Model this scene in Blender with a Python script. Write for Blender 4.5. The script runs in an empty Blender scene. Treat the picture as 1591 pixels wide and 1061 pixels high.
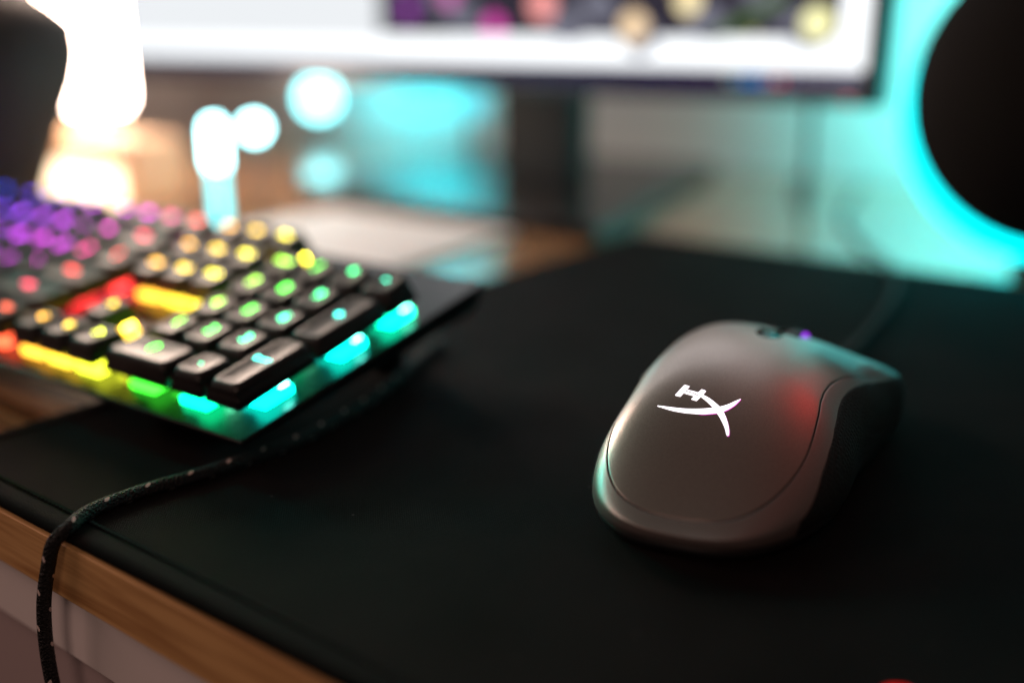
import bpy, bmesh, math, random
from mathutils import Vector, Matrix
random.seed(7)
S = bpy.context.scene
COL = S.collection
PI = math.pi
R = math.radians

# ---------------------------------------------------------------- camera, world, lights, exposure
cam_d = bpy.data.cameras.new('camera'); cam = bpy.data.objects.new('camera', cam_d); COL.objects.link(cam)
yaw, pit, H = R(36.5), R(17.4), 0.14
cam.location = (0, 0, H)
cam.rotation_euler = (R(90) - pit, 0, yaw)
cam_d.sensor_width = 36; cam_d.lens = 35.0
cam_d.clip_start = 0.01; cam_d.clip_end = 50
cam_d.dof.use_dof = True; cam_d.dof.focus_distance = 0.302; cam_d.dof.aperture_fstop = 2.05
cam_d.dof.aperture_blades = 0
S.camera = cam

w = bpy.data.worlds.new('World'); S.world = w; w.use_nodes = True
w.node_tree.nodes['Background'].inputs[0].default_value = (0.9, 0.75, 0.7, 1)
w.node_tree.nodes['Background'].inputs[1].default_value = 0.006

def area(name, loc, target, size, power, color, size_y=None, spread=180):
    d = bpy.data.lights.new(name, 'AREA'); d.energy = power; d.color = color; d.size = size
    d.spread = R(spread)
    if size_y: d.shape = 'RECTANGLE'; d.size_y = size_y
    o = bpy.data.objects.new(name, d); COL.objects.link(o); o.location = loc
    o.rotation_euler = (Vector(target) - Vector(loc)).to_track_quat('-Z', 'Y').to_euler()
    return o
area('warm_room_light', (0.10, -0.75, 0.75), (-0.15, 0.30, 0), 0.55, 2.3, (1.0, 0.64, 0.52))
area('warm_bounce_light', (-1.1, -0.25, 0.7), (-0.5, 0.15, 0), 0.5, 3.2, (1.0, 0.62, 0.52))
area('red_accent_light', (-0.015, 0.86, 0.60), (-0.10, 0.28, 0.03), 0.22, 0.0075, (1.0, 0.01, 0.015), spread=25)
area('teal_side_light', (-1.20, 0.33, 0.47), (-0.14, 0.24, 0.015), 0.20, 0.045, (0.0, 0.80, 0.66), spread=13)
area('backlight_right', (-0.17, 0.80, 0.22), (-0.13, 1.05, 0.17), 0.22, 1.8, (0.12, 0.95, 0.92), 0.30, 125)
area('backlight_left', (-0.84, 0.90, 0.19), (-0.90, 1.05, 0.10), 0.10, 0.55, (0.01, 0.78, 0.90), 0.05, 80)
area('wall_wash', (-0.45, 0.72, 0.60), (-0.45, 1.03, 0.05), 0.3, 0.42, (1.0, 0.92, 0.88), 0.15, 110)

S.render.engine = 'CYCLES'
S.view_settings.view_transform = 'Standard'; S.view_settings.look = 'None'
S.view_settings.exposure = 0; S.view_settings.gamma = 1
S.cycles.use_denoising = True
try: S.cycles.denoiser = 'OPENIMAGEDENOISE'
except Exception: pass
S.cycles.max_bounces = 8; S.cycles.sample_clamp_indirect = 6
S.cycles.use_light_tree = True
S.cycles.caustics_reflective = True

# ---------------------------------------------------------------- materials
def mat(name, col, rough=0.5, metal=0.0, spec=0.5, coat=0.0, coat_r=0.1):
    m = bpy.data.materials.new(name); m.use_nodes = True
    b = m.node_tree.nodes['Principled BSDF']
    b.inputs['Base Color'].default_value = (*col, 1); b.inputs['Roughness'].default_value = rough
    b.inputs['Metallic'].default_value = metal; b.inputs['Specular IOR Level'].default_value = spec
    b.inputs['Coat Weight'].default_value = coat; b.inputs['Coat Roughness'].default_value = coat_r
    return m
def emat(name, col, s):
    m = bpy.data.materials.new(name); m.use_nodes = True; nt = m.node_tree; nt.nodes.clear()
    e = nt.nodes.new('ShaderNodeEmission'); o = nt.nodes.new('ShaderNodeOutputMaterial')
    e.inputs[0].default_value = (*col, 1); e.inputs[1].default_value = s
    nt.links.new(e.outputs[0], o.inputs[0]); return m
def N(m, t, **k):
    n = m.node_tree.nodes.new(t)
    for a, v in k.items(): setattr(n, a, v)
    return n
def bsdf(m): return m.node_tree.nodes['Principled BSDF']
def noise_bump(m, scale, strength, dist=0.001, rough_var=0.0, col_var=None, detail=4):
    nt = m.node_tree; L = nt.links; b = bsdf(m)
    tc = N(m, 'ShaderNodeTexCoord'); nz = N(m, 'ShaderNodeTexNoise'); nz.inputs['Scale'].default_value = scale; nz.inputs['Detail'].default_value = detail
    L.new(tc.outputs['Object'], nz.inputs['Vector'])
    bp = N(m, 'ShaderNodeBump'); bp.inputs['Strength'].default_value = strength; bp.inputs['Distance'].default_value = dist
    L.new(nz.outputs['Fac'], bp.inputs['Height']); L.new(bp.outputs['Normal'], b.inputs['Normal'])
    if rough_var:
        n2 = N(m, 'ShaderNodeTexNoise'); n2.inputs['Scale'].default_value = 35; L.new(tc.outputs['Object'], n2.inputs['Vector'])
        mr = N(m, 'ShaderNodeMapRange'); r0 = b.inputs['Roughness'].default_value
        mr.inputs['To Min'].default_value = r0 - rough_var; mr.inputs['To Max'].default_value = r0 + rough_var
        L.new(n2.outputs['Fac'], mr.inputs['Value']); L.new(mr.outputs['Result'], b.inputs['Roughness'])
    return m

# wood
def wood(name, dark, light, rough=0.38):
    m = mat(name, light, rough); nt = m.node_tree; L = nt.links; b = bsdf(m)
    tc = N(m, 'ShaderNodeTexCoord'); mp = N(m, 'ShaderNodeMapping'); mp.inputs['Scale'].default_value = (2.2, 26, 60)
    L.new(tc.outputs['Object'], mp.inputs['Vector'])
    n1 = N(m, 'ShaderNodeTexNoise'); n1.inputs['Scale'].default_value = 4.5; n1.inputs['Detail'].default_value = 8; n1.inputs['Roughness'].default_value = 0.62
    n1.inputs['Distortion'].default_value = 0.6
    L.new(mp.outputs[0], n1.inputs['Vector'])
    cr = N(m, 'ShaderNodeValToRGB'); cr.color_ramp.elements[0].position = 0.33; cr.color_ramp.elements[0].color = (*dark, 1)
    cr.color_ramp.elements[1].position = 0.56; cr.color_ramp.elements[1].color = (*light, 1)
    L.new(n1.outputs['Fac'], cr.inputs['Fac']); L.new(cr.outputs['Color'], b.inputs['Base Color'])
    bp = N(m, 'ShaderNodeBump'); bp.inputs['Strength'].default_value = 0.25; bp.inputs['Distance'].default_value = 0.0005
    L.new(n1.outputs['Fac'], bp.inputs['Height']); L.new(bp.outputs['Normal'], b.inputs['Normal'])
    return m
M_wood = wood('wood_top', (0.13, 0.055, 0.018), (0.50, 0.27, 0.12), 0.24)
bsdf(M_wood).inputs['Coat Weight'].default_value = 1.0; bsdf(M_wood).inputs['Coat Roughness'].default_value = 0.16
M_woodf = wood('wood_edge', (0.44, 0.22, 0.08), (0.72, 0.43, 0.18), 0.5)
M_lampwood_lit = wood('lamp_wood_lit', (0.55, 0.33, 0.18), (0.75, 0.50, 0.30), 0.5)
M_paint = noise_bump(mat('painted_panel', (0.86, 0.80, 0.79), 0.5), 220, 0.15, 0.0004)
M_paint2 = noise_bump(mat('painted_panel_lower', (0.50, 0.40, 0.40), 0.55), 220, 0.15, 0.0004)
M_wall = noise_bump(mat('wall_paint', (0.66, 0.66, 0.65), 0.8), 60, 0.2, 0.001)
M_floor = noise_bump(mat('floor_dark', (0.06, 0.05, 0.045), 0.6), 30, 0.2, 0.001)
# mouse
def shell_mat(name, col, rough):
    m = mat(name, col, rough, 0.72, 0.5); nt = m.node_tree; L = nt.links; b = bsdf(m)
    tc = N(m, 'ShaderNodeTexCoord'); nz = N(m, 'ShaderNodeTexNoise'); nz.inputs['Scale'].default_value = 2600; nz.inputs['Detail'].default_value = 2
    L.new(tc.outputs['Object'], nz.inputs['Vector'])
    bp = N(m, 'ShaderNodeBump'); bp.inputs['Strength'].default_value = 0.16; bp.inputs['Distance'].default_value = 0.0002
    L.new(nz.outputs['Fac'], bp.inputs['Height']); L.new(bp.outputs['Normal'], b.inputs['Normal'])
    mr = N(m, 'ShaderNodeMapRange'); mr.inputs['From Min'].default_value = 0.3; mr.inputs['From Max'].default_value = 0.7
    mr.inputs['To Min'].default_value = 0.88; mr.inputs['To Max'].default_value = 1.12
    L.new(nz.outputs['Fac'], mr.inputs['Value'])
    mx = N(m, 'ShaderNodeVectorMath', operation='SCALE'); mx.inputs[0].default_value = col
    L.new(mr.outputs['Result'], mx.inputs['Scale']); L.new(mx.outputs[0], b.inputs['Base Color'])
    return m
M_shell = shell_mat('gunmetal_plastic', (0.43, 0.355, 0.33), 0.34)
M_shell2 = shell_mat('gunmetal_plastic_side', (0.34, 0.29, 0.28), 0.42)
M_blackp = noise_bump(mat('black_plastic', (0.012, 0.012, 0.013), 0.45), 900, 0.1, 0.0002)
M_void = mat('gap_black', (0.003, 0.003, 0.003), 0.9)
M_gloss = mat('gloss_black', (0.015, 0.015, 0.018), 0.12)
# grip rubber with small embossed cells
M_grip = mat('grip_rubber', (0.007, 0.007, 0.008), 0.7, 0, 0.3)
def _grip(m):
    nt = m.node_tree; L = nt.links; b = bsdf(m)
    tc = N(m, 'ShaderNodeTexCoord'); mp = N(m, 'ShaderNodeMapping'); mp.inputs['Scale'].default_value = (520, 900, 620); mp.inputs['Rotation'].default_value = (0.5, 0.3, 0)
    L.new(tc.outputs['Object'], mp.inputs['Vector'])
    v = N(m, 'ShaderNodeTexVoronoi'); v.feature = 'DISTANCE_TO_EDGE'; v.inputs['Scale'].default_value = 1.0; v.inputs['Randomness'].default_value = 0.35
    L.new(mp.outputs[0], v.inputs['Vector'])
    bp = N(m, 'ShaderNodeBump'); bp.inputs['Strength'].default_value = 1.0; bp.inputs['Distance'].default_value = 0.0006
    L.new(v.outputs['Distance'], bp.inputs['Height']); L.new(bp.outputs['Normal'], b.inputs['Normal'])
_grip(M_grip)
# pad cloth: plain weave
M_pad = mat('pad_cloth', (0.0145, 0.0145, 0.0155), 0.78, 0, 0.05)
def _pad(m):
    nt = m.node_tree; L = nt.links; b = bsdf(m)
    tc = N(m, 'ShaderNodeTexCoord')
    sx = N(m, 'ShaderNodeSeparateXYZ'); L.new(tc.outputs['Object'], sx.inputs[0])
    def sn(o, f):
        a = N(m, 'ShaderNodeMath', operation='MULTIPLY'); a.inputs[1].default_value = f; L.new(o, a.inputs[0])
        s = N(m, 'ShaderNodeMath', operation='SINE'); L.new(a.outputs[0], s.inputs[0]); return s.outputs[0]
    a = sn(sx.outputs['X'], 2 * PI / 0.00095); c = sn(sx.outputs['Y'], 2 * PI / 0.00095)
    mu = N(m, 'ShaderNodeMath', operation='MULTIPLY'); L.new(a, mu.inputs[0]); L.new(c, mu.inputs[1])
    nz = N(m, 'ShaderNodeTexNoise'); nz.inputs['Scale'].default_value = 1500; nz.inputs['Detail'].default_value = 3; L.new(tc.outputs['Object'], nz.inputs['Vector'])
    nb = N(m, 'ShaderNodeTexNoise'); nb.inputs['Scale'].default_value = 22; nb.inputs['Detail'].default_value = 5; L.new(tc.outputs['Object'], nb.inputs['Vector'])
    ad = N(m, 'ShaderNodeMath', operation='MULTIPLY_ADD'); ad.inputs[1].default_value = 0.5
    L.new(mu.outputs[0], ad.inputs[0]); L.new(nz.outputs['Fac'], ad.inputs[2])
    bp = N(m, 'ShaderNodeBump'); bp.inputs['Strength'].default_value = 0.9; bp.inputs['Distance'].default_value = 0.0004
    L.new(ad.outputs[0], bp.inputs['Height']); L.new(bp.outputs['Normal'], b.inputs['Normal'])
    cr = N(m, 'ShaderNodeMapRange'); cr.inputs['From Min'].default_value = 0.25; cr.inputs['From Max'].default_value = 0.75
    cr.inputs['To Min'].default_value = 0.5; cr.inputs['To Max'].default_value = 1.6; L.new(nb.outputs['Fac'], cr.inputs['Value'])
    c2 = N(m, 'ShaderNodeMapRange'); c2.inputs['From Min'].default_value = 0.0; c2.inputs['From Max'].default_value = 1.0
    c2.inputs['To Min'].default_value = -0.3; c2.inputs['To Max'].default_value = 2.5; c2.clamp = True; L.new(ad.outputs[0], c2.inputs['Value'])
    mm = N(m, 'ShaderNodeMath', operation='MULTIPLY'); L.new(cr.outputs[0], mm.inputs[0]); L.new(c2.outputs[0], mm.inputs[1])
    vo = N(m, 'ShaderNodeTexVoronoi'); vo.inputs['Scale'].default_value = 170; L.new(tc.outputs['Object'], vo.inputs['Vector'])
    sc_ = N(m, 'ShaderNodeSeparateColor'); L.new(vo.outputs['Color'], sc_.inputs[0])
    r1 = N(m, 'ShaderNodeMath', operation='GREATER_THAN'); r1.inputs[1].default_value = 0.90; L.new(sc_.outputs[0], r1.inputs[0])
    r2 = N(m, 'ShaderNodeMath', operation='LESS_THAN'); r2.inputs[1].default_value = 0.075; L.new(vo.outputs['Distance'], r2.inputs[0])
    r3 = N(m, 'ShaderNodeMath', operation='MULTIPLY'); L.new(r1.outputs[0], r3.inputs[0]); L.new(r2.outputs[0], r3.inputs[1])
    r4 = N(m, 'ShaderNodeMath', operation='MULTIPLY_ADD'); r4.inputs[1].default_value = 10.0; L.new(r3.outputs[0], r4.inputs[0]); L.new(mm.outputs[0], r4.inputs[2]); mm = r4
    vm = N(m, 'ShaderNodeVectorMath', operation='SCALE'); vm.inputs[0].default_value = (0.0080, 0.0062, 0.0065); L.new(mm.outputs[0], vm.inputs['Scale'])
    L.new(vm.outputs[0], b.inputs['Base Color'])
    b.inputs['Sheen Weight'].default_value = 0.0; b.inputs['Sheen Roughness'].default_value = 0.5
_pad(M_pad)
M_padrim = noise_bump(mat('pad_rim', (0.0032, 0.0032, 0.0034), 0.85, 0, 0.08), 1800, 0.5, 0.0004)
M_thread = mat('black_thread', (0.016, 0.015, 0.015), 0.8, 0, 0.2)
M_braid = noise_bump(mat('braided_sleeve', (0.009, 0.009, 0.010), 0.7), 1400, 0.9, 0.0006)
M_fleck = mat('white_thread', (0.80, 0.66, 0.62), 0.6)
M_key = noise_bump(mat('keycap_plastic', (0.014, 0.012, 0.013), 0.46, 0, 0.38), 1200, 0.15, 0.0002)
M_plate = noise_bump(mat('black_metal_plate', (0.008, 0.008, 0.009), 0.24, 0.0, 0.28), 500, 0.1, 0.0002)
M_case = noise_bump(mat('black_case', (0.010, 0.010, 0.011), 0.5), 500, 0.1, 0.0002)
M_speaker = noise_bump(mat('speaker_cloth', (0.004, 0.0035, 0.0035), 0.85, 0, 0.15), 600, 0.5, 0.0005)
M_speaker2 = noise_bump(mat('speaker_brown', (0.030, 0.022, 0.016), 0.7), 600, 0.5, 0.0005)
M_bezel = mat('bezel_black', (0.008, 0.008, 0.009), 0.3)
M_stand = mat('stand_metal', (0.016, 0.015, 0.016), 0.22, 0.3)
M_col = mat('stand_column_dark', (0.003, 0.008, 0.010), 0.45, 0, 0.25)
M_glare = mat('glare_white', (0.78, 0.76, 0.75), 0.5)
M_lampglow = emat('lamp_glow', (1.0, 0.74, 0.60), 48.0)
M_lampglow2 = emat('lamp_glow_low', (1.0, 0.74, 0.48), 4.5)
M_logo = emat('logo_light', (1.0, 0.93, 1.0), 2.2)
M_logo_edge = emat('logo_light_bleed', (0.70, 0.02, 0.50), 1.5)
M_purple = emat('purple_led', (0.40, 0.03, 1.0), 1.6)
_b = bsdf(M_lampwood_lit); _b.inputs['Emission Color'].default_value = (1.0, 0.50, 0.26, 1); _b.inputs['Emission Strength'].default_value = 0.55  # emission stands in for lamplight falling on the wood
M_cyan = emat('cyan_led', (0.40, 0.95, 1.0), 17.0)
M_cyan_soft = emat('cyan_glow', (0.0, 0.80, 0.85), 1.5)
M_cyan_ring = emat('cyan_ring', (0.0, 0.88, 0.92), 3.0)
M_cyan_tube = emat('cyan_tube', (0.20, 0.95, 1.0), 3.4)
M_red = emat('red_led', (1.0, 0.01, 0.01), 1.4)

def hsv(h, s, v):
    import colorsys
    r, g, b = colorsys.hsv_to_rgb((h % 360) / 360, s, v)
    return tuple(x ** 2.0 for x in (r, g, b))

# ---------------------------------------------------------------- helpers
def link(name, bm, m, parent=None, smooth=True, bevel=0, mats=None):
    me = bpy.data.meshes.new(name); bm.normal_update(); bm.to_mesh(me); bm.free()
    for x in (mats or [m]): me.materials.append(x)
    if smooth:
        for p in me.polygons: p.use_smooth = True
    o = bpy.data.objects.new(name, me); COL.objects.link(o)
    if parent: o.parent = parent
    if bevel:
        b = o.modifiers.new('bevel', 'BEVEL'); b.width = bevel; b.segments = 3; b.limit_method = 'ANGLE'; b.angle_limit = R(35)
        wn = o.modifiers.new('wn', 'WEIGHTED_NORMAL'); wn.keep_sharp = True
    return o
def thing(name, label, cat, loc=(0, 0, 0), rot=(0, 0, 0), group=None):
    o = bpy.data.objects.new(name, None); COL.objects.link(o); o.location = loc; o.rotation_euler = rot
    o.empty_display_size = 0.01
    return tag(o, label, cat, group)
def tag(o, label, cat, group=None):
    o['label'] = label; o['category'] = cat
    if group: o['group'] = group
    return o
def box(bm, x0, x1, y0, y1, z0, z1, mi=0):
    vs = [bm.verts.new(c) for c in ((x0, y0, z0), (x1, y0, z0), (x1, y1, z0), (x0, y1, z0), (x0, y0, z1), (x1, y0, z1), (x1, y1, z1), (x0, y1, z1))]
    for f in ((0, 3, 2, 1), (4, 5, 6, 7), (0, 1, 5, 4), (1, 2, 6, 5), (2, 3, 7, 6), (3, 0, 4, 7)):
        bm.faces.new([vs[i] for i in f]).material_index = mi
    return vs
def prism(bm, pts, z0, z1):
    a = [bm.verts.new((x, y, z0)) for x, y in pts]; b = [bm.verts.new((x, y, z1)) for x, y in pts]
    n = len(pts); bm.faces.new(a[::-1]); bm.faces.new(b)
    for i in range(n): bm.faces.new((a[i], a[(i + 1) % n], b[(i + 1) % n], b[i]))
def lathe(bm, prof, n=48, c=(0, 0, 0), caps=True, axis='Z'):
    rings = []
    for r, z in prof:
        ring = []
        for i in range(n):
            a = 2 * PI * i / n
            if axis == 'Z': p = (c[0] + r * math.cos(a), c[1] + r * math.sin(a), c[2] + z)
            elif axis == 'X': p = (c[0] + z, c[1] + r * math.cos(a), c[2] + r * math.sin(a))
            else: p = (c[0] + r * math.cos(a), c[1] - z, c[2] + r * math.sin(a))
            ring.append(bm.verts.new(p))
        rings.append(ring)
    for a, b in zip(rings, rings[1:]):
        for i in range(n): bm.faces.new((a[i], a[(i + 1) % n], b[(i + 1) % n], b[i]))
    if caps: bm.faces.new(rings[0][::-1]); bm.faces.new(rings[-1])
def cr(pts, n):
    P = [Vector(p) for p in pts]; P = [2 * P[0] - P[1]] + P + [2 * P[-1] - P[-2]]; out = []
    for i in range(1, len(P) - 2):
        for k in range(n):
            t = k / n; a, b, c, d = P[i - 1:i + 3]
            out.append(0.5 * (2 * b + (c - a) * t + (2 * a - 5 * b + 4 * c - d) * t * t + (3 * b - a - 3 * c + d) * t ** 3))
    out.append(P[-2]); return out
def tube(bm, path, r, n=12, caps=True, braid=0.0):
    up = Vector((0.13, 0.21, 1)).normalized(); rings = []; frames = []
    for i, p in enumerate(path):
        t = (path[min(i + 1, len(path) - 1)] - path[max(i - 1, 0)]).normalized()
        x = t.cross(up)
        if x.length < 0.05: x = t.cross(Vector((1, 0.2, 0)))
        x.normalize()
        if frames and x.dot(frames[-1][1]) < 0: x = -x
        y = x.cross(t).normalized(); up = y
        frames.append((t, x, y))
        rr = r(i / (len(path) - 1)) if callable(r) else r
        rings.append([bm.verts.new(p + (x * math.cos(2 * PI * k / n) + y * math.sin(2 * PI * k / n)) * (rr * (1 + (braid * math.sin(k * PI + i * PI) if braid else 0)))) for k in range(n)])
    for a, b in zip(rings, rings[1:]):
        for i in range(n): bm.faces.new((a[i], a[(i + 1) % n], b[(i + 1) % n], b[i]))
    if caps: bm.faces.new(rings[0][::-1]); bm.faces.new(rings[-1])
    return frames

# ---------------------------------------------------------------- setting: floor, wall
bm = bmesh.new(); box(bm, -3.5, 3, -3, 1.06, -0.78, -0.75)
o = link('floor', bm, M_floor, smooth=False); o['kind'] = 'structure'
bm = bmesh.new(); box(bm, -3.5, 3, 1.02, 1.10, -0.749, 2.2)
o = link('wall', bm, M_wall, smooth=False); o['kind'] = 'structure'

# ---------------------------------------------------------------- desk
DZ = -0.0042
desk = thing('desk', 'wooden desk with brown grained top above a pale painted apron', 'desk', (0, 0.133, DZ))
def L0(o): return o
bm = bmesh.new(); box(bm, -1.6, 1.0, 0.001, 0.872, -0.0205, 0)
link('desk_top', bm, M_wood, desk, False, 0.0012, mats=[M_wood])
bm = bmesh.new(); box(bm, -1.6, 1.0, -0.0012, 0.0008, -0.0200, -0.0006)
link('edge_band', bm, M_woodf, desk, False, 0.0004)
bm = bmesh.new(); box(bm, -1.58, 0.98, 0.003, 0.020, -0.0465, -0.0208)
link('apron', bm, M_paint, desk, False, 0.0008)
bm = bmesh.new(); box(bm, -1.10, 0.30, 0.006, 0.40, -0.170, -0.0485)
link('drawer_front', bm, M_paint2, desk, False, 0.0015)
for x, y in ((-1.56, 0.04), (0.92, 0.04), (-1.56, 0.80), (0.92, 0.80)):
    bm = bmesh.new(); box(bm, x, x + 0.05, y, y + 0.05, -0.745, -0.0210)
    link('leg', bm, M_paint, desk, False, 0.002)

# ---------------------------------------------------------------- mouse pad
pad = thing('mouse_pad', 'large black cloth desk mat with stitched rolled edge under mouse and keyboard', 'mouse mat', (0, 0.379, -0.004))
X0, X1, Y0, Y1 = -0.352, 0.50, -0.2475, 0.247
def rrect(ins, cr_=0.006, n=6):
    pts = []
    x0, x1, y0, y1 = X0 + ins, X1 - ins, Y0 + ins, Y1 - ins; r = max(0.0008, cr_ - ins * 0.4)
    for cx, cy, a0 in ((x1 - r, y1 - r, 0), (x0 + r, y1 - r, 90), (x0 + r, y0 + r, 180), (x1 - r, y0 + r, 270)):
        for k in range(n + 1):
            a = R(a0 + 90 * k / n); pts.append((cx + r * math.cos(a), cy + r * math.sin(a)))
    return pts
def loops(bm, spec, cap=True, mi=None):
    prev = None; first = None
    for ins, z in spec:
        ring = [bm.verts.new((x, y, z)) for x, y in rrect(ins)]
        if prev:
            n = len(ring)
            for i in range(n): bm.faces.new((prev[i], prev[(i + 1) % n], ring[(i + 1) % n], ring[i]))
        prev = ring
    if cap: bm.faces.new(prev)
bm = bmesh.new()
loops(bm, [(0.0080, 0.0033), (0.0082, 0.0037), (0.0087, 0.0039), (0.0100, 0.0040)])
link('cloth', bm, M_pad, pad)
bm = bmesh.new()
spec = [(0.001, 0.0003)] + [(0.0032 - 0.0032 * math.cos(R(a)) if a < 90 else 0.0032 - 0.0032 * math.cos(R(a)), 0.0021 + 0.0021 * math.sin(R(a))) for a in (-40, -15, 10, 35, 60, 80, 90)] + [(0.0052, 0.0042), (0.0066, 0.0041), (0.0075, 0.0038), (0.0079, 0.0034), (0.0081, 0.0030)]
loops(bm, spec, cap=False)
link('rolled_edge', bm, M_padrim, pad)
bm = bmesh.new()
def stitch(x, y, dx, dy):
    # slanted thread laid across the seam, a small bent prism
    L_, W_ = 0.0013, 0.00048
    ux, uy = dx, dy; px, py = -dy, dx
    t = (ux * 0.8 + px * 0.6, uy * 0.8 + py * 0.6); q = (-t[1], t[0])
    vs = []
    for s, z in ((-1, 0.0036), (0, 0.0052), (1, 0.0036)):
        for k in (-1, 1): vs.append(bm.verts.new((x + t[0] * s * L_ + q[0] * k * W_, y + t[1] * s * L_ + q[1] * k * W_, z)))
    for i in (0, 2): bm.faces.new((vs[i], vs[i + 1], vs[i + 3], vs[i + 2]))
k = X0 + 0.012
while k < 0.15:
    stitch(k, Y0 + 0.0080, 1, 0); k += 0.0021
k = Y0 + 0.012
while k < Y1 - 0.012:
    stitch(X0 + 0.0080, k, 0, -1); k += 0.0021
link('stitching', bm, M_thread, pad, smooth=False)

# ---------------------------------------------------------------- gaming mouse (surface in mm: u forward, v right, z up)
MP = [-109.7951, 228.2973, 7.5791, 2.9686, 8.6491, 14.0303, 38.8282, 27.3767, 0.1572]
MK = [0.1798, 0.217, 0.0657, -0.0207, -0.0435, -0.0013, 0.01, 0.0693, 0.113, 0.0256, 0.0329, 0.038, 0.0486, 0.1]
def pspl(a):
    k = a / (2 * PI) * 14; i = math.floor(k); t = k - i
    p0, p1, p2, p3 = (MK[(i + j) % 14] for j in (-1, 0, 1, 2))
    return .5 * (2 * p1 + (-p0 + p2) * t + (2 * p0 - 5 * p1 + 4 * p2 - p3) * t * t + (-p0 + 3 * p1 - 3 * p2 + p3) * t ** 3)
def rout(a):
    return (abs(math.cos(a) / 70) ** 2.6 + abs(math.sin(a) / 37) ** 2.6) ** (-1 / 2.6) * (1 + pspl(a % (2 * PI)))
def hfun(u, v):
    t = u / 138; q = MP[5:]
    return q[0] * (1 - t) * (1 - 2 * t) + q[1] * 4 * t * (1 - t) + q[2] * t * (2 * t - 1) - q[3] * v
Z0 = MP[4]
def surf(a, s, off=0.0):
    """s 0 (apex) .. 1 (rim)."""
    def raw(a, s):
        r = rout(a); rho = math.sin(s * PI / 2)
        u = 68 + rho * math.cos(a) * r; v = rho * math.sin(a) * r
        z = Z0 + (hfun(u, v) - Z0) * max(0, 1 - rho ** MP[3]) ** (1 / MP[3])
        # flare of the right button's outer wing and the shallow dip before it
        d = math.degrees(a)
        g = math.exp(-((d - 32) / 10) ** 2) * max(0, min(1, (s - .45) / .35))
        u += 1.5 * g; v += 2.4 * g; z += 1.8 * g * (1 if s < .9 else max(0, (1 - s) * 10))
        g2 = math.exp(-(((u - 100) / 16) ** 2 + ((v - 24) / 10) ** 2)); z -= 1.5 * g2
        return Vector((u, v, z))
    p = raw(a, s)
    if off:
        e = 1e-3
        n = (raw(a + e, max(s, 0.004)) - raw(a - e, max(s, 0.004))).cross(raw(a, min(1, s + e)) - raw(a, max(0.0, s - e)))
        n.normalize()
        if n.z < 0 and s < .97: n = -n
        if n.dot(Vector((p.x - 68, p.y, 10))) < 0: n = -n
        p = p + n * off
    return p
def at_uv(u, v, off=0.0):
    a = math.atan2(v, u - 68) % (2 * PI); rho = min(1, math.hypot(u - 68, v) / rout(a))
    return surf(a, math.asin(rho) / (PI / 2), off)
MM = 0.001
def mesh_grid(bm, rows, closed=False, mi=0, flip=False):
    V = [[bm.verts.new(p * MM) for p in row] for row in rows]
    for A, B in zip(V, V[1:]):
        n = len(A)
        for i in range(n if closed else n - 1):
            f = (A[i], A[(i + 1) % n], B[(i + 1) % n], B[i])
            bm.faces.new(f[::-1] if flip else f).material_index = mi
    return V
ma = R(MP[2])
mouse = thing('computer_mouse', 'dark gunmetal computer mouse with glowing crossed-blade emblem on black mat', 'mouse',
              (MP[0] * MM, MP[1] * MM, 0.0), (0, 0, PI / 2 + ma))
# mouse-local axes: x forward, y left; (u,v,z) -> (u,-v,z)
def ML(p): return Vector((p.x, -p.y, p.z))
SEAM = [(0, .985), (12, .985), (25, .96), (31, .86), (37, .70), (47.5, .565), (63, .485), (82.5, .455), (105.5, .448), (119, .450), (132.5, .492), (140.5, .542), (146.5, .595), (152.5, .635), (157.5, .669), (162.5, .702), (166.5, .724), (170.5, .740), (175.5, .753), (181, .767), (186, .774), (191, .777), (196, .776), (200, .768), (204, .756), (207.5, .744), (213.5, .738), (220, .745), (232, .765), (250, .76), (268, .74), (290, .75), (310, .80), (325, .90), (335, .97), (348, .985), (360, .985)]
def lerp_tab(T, d):
    d %= 360
    for (a, x), (b, y) in zip(T, T[1:]):
        if a <= d <= b:
            t = (d - a) / (b - a); t = t * t * (3 - 2 * t) if False else t
            return x + (y - x) * t
    return T[-1][1]
NA = 720
sm = [lerp_tab(SEAM, i * 360 / NA) for i in range(NA)]
for _ in range(3): sm = [sum(sm[(i + k) % NA] for k in range(-5, 6)) / 11 for i in range(NA)]
ANG = [2 * PI * i / NA for i in range(NA)]
def slot(u, v):
    # opening for the wheel and the button behind it
    if 85 < u < 93 and abs(v + 3.2) < 4.2 * math.sqrt(max(0, 1 - ((u - 91.5) / 6.6) ** 2)): return True
    if 93 <= u < 98.5 and abs(v + 3.2) < 4.2: return True
    if 99.6 < u < 127 and abs(v - 1.0) < 4.6: return True
    if 127 <= u < 150 and abs(v - 1.0) < 0.5: return True
    return False
bm = bmesh.new()
gap = 0.0092
rows = []
NS = 170
for j in range(NS + 1):
    rows.append([surf(ANG[i], max(0.002, (sm[i] - gap) * (j / NS))) for i in range(NA)])
rows.append([surf(ANG[i], sm[i] - gap * .55, -0.10) for i in range(NA)])
rows.append([surf(ANG[i], sm[i] - gap * .35, -0.9) for i in range(NA)])
rows = [[ML(p) for p in r_] for r_ in rows]
V = mesh_grid(bm, rows, True)
bm.faces.new(V[0]); lipset = set(V[-1])
kill = [f for f in bm.faces if slot(f.calc_center_median().x / MM, -f.calc_center_median().y / MM) and f.calc_center_median().z > .02]
bmesh.ops.delete(bm, geom=kill, context='FACES')
bmesh.ops.recalc_face_normals(bm, faces=bm.faces)
bm.faces.ensure_lookup_table()
for f in bm.faces:
    if any(v.index >= 0 and v in lipset for v in f.verts): f.material_index = 1
link('top_shell', bm, M_shell, mouse, mats=[M_shell, M_void])
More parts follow.
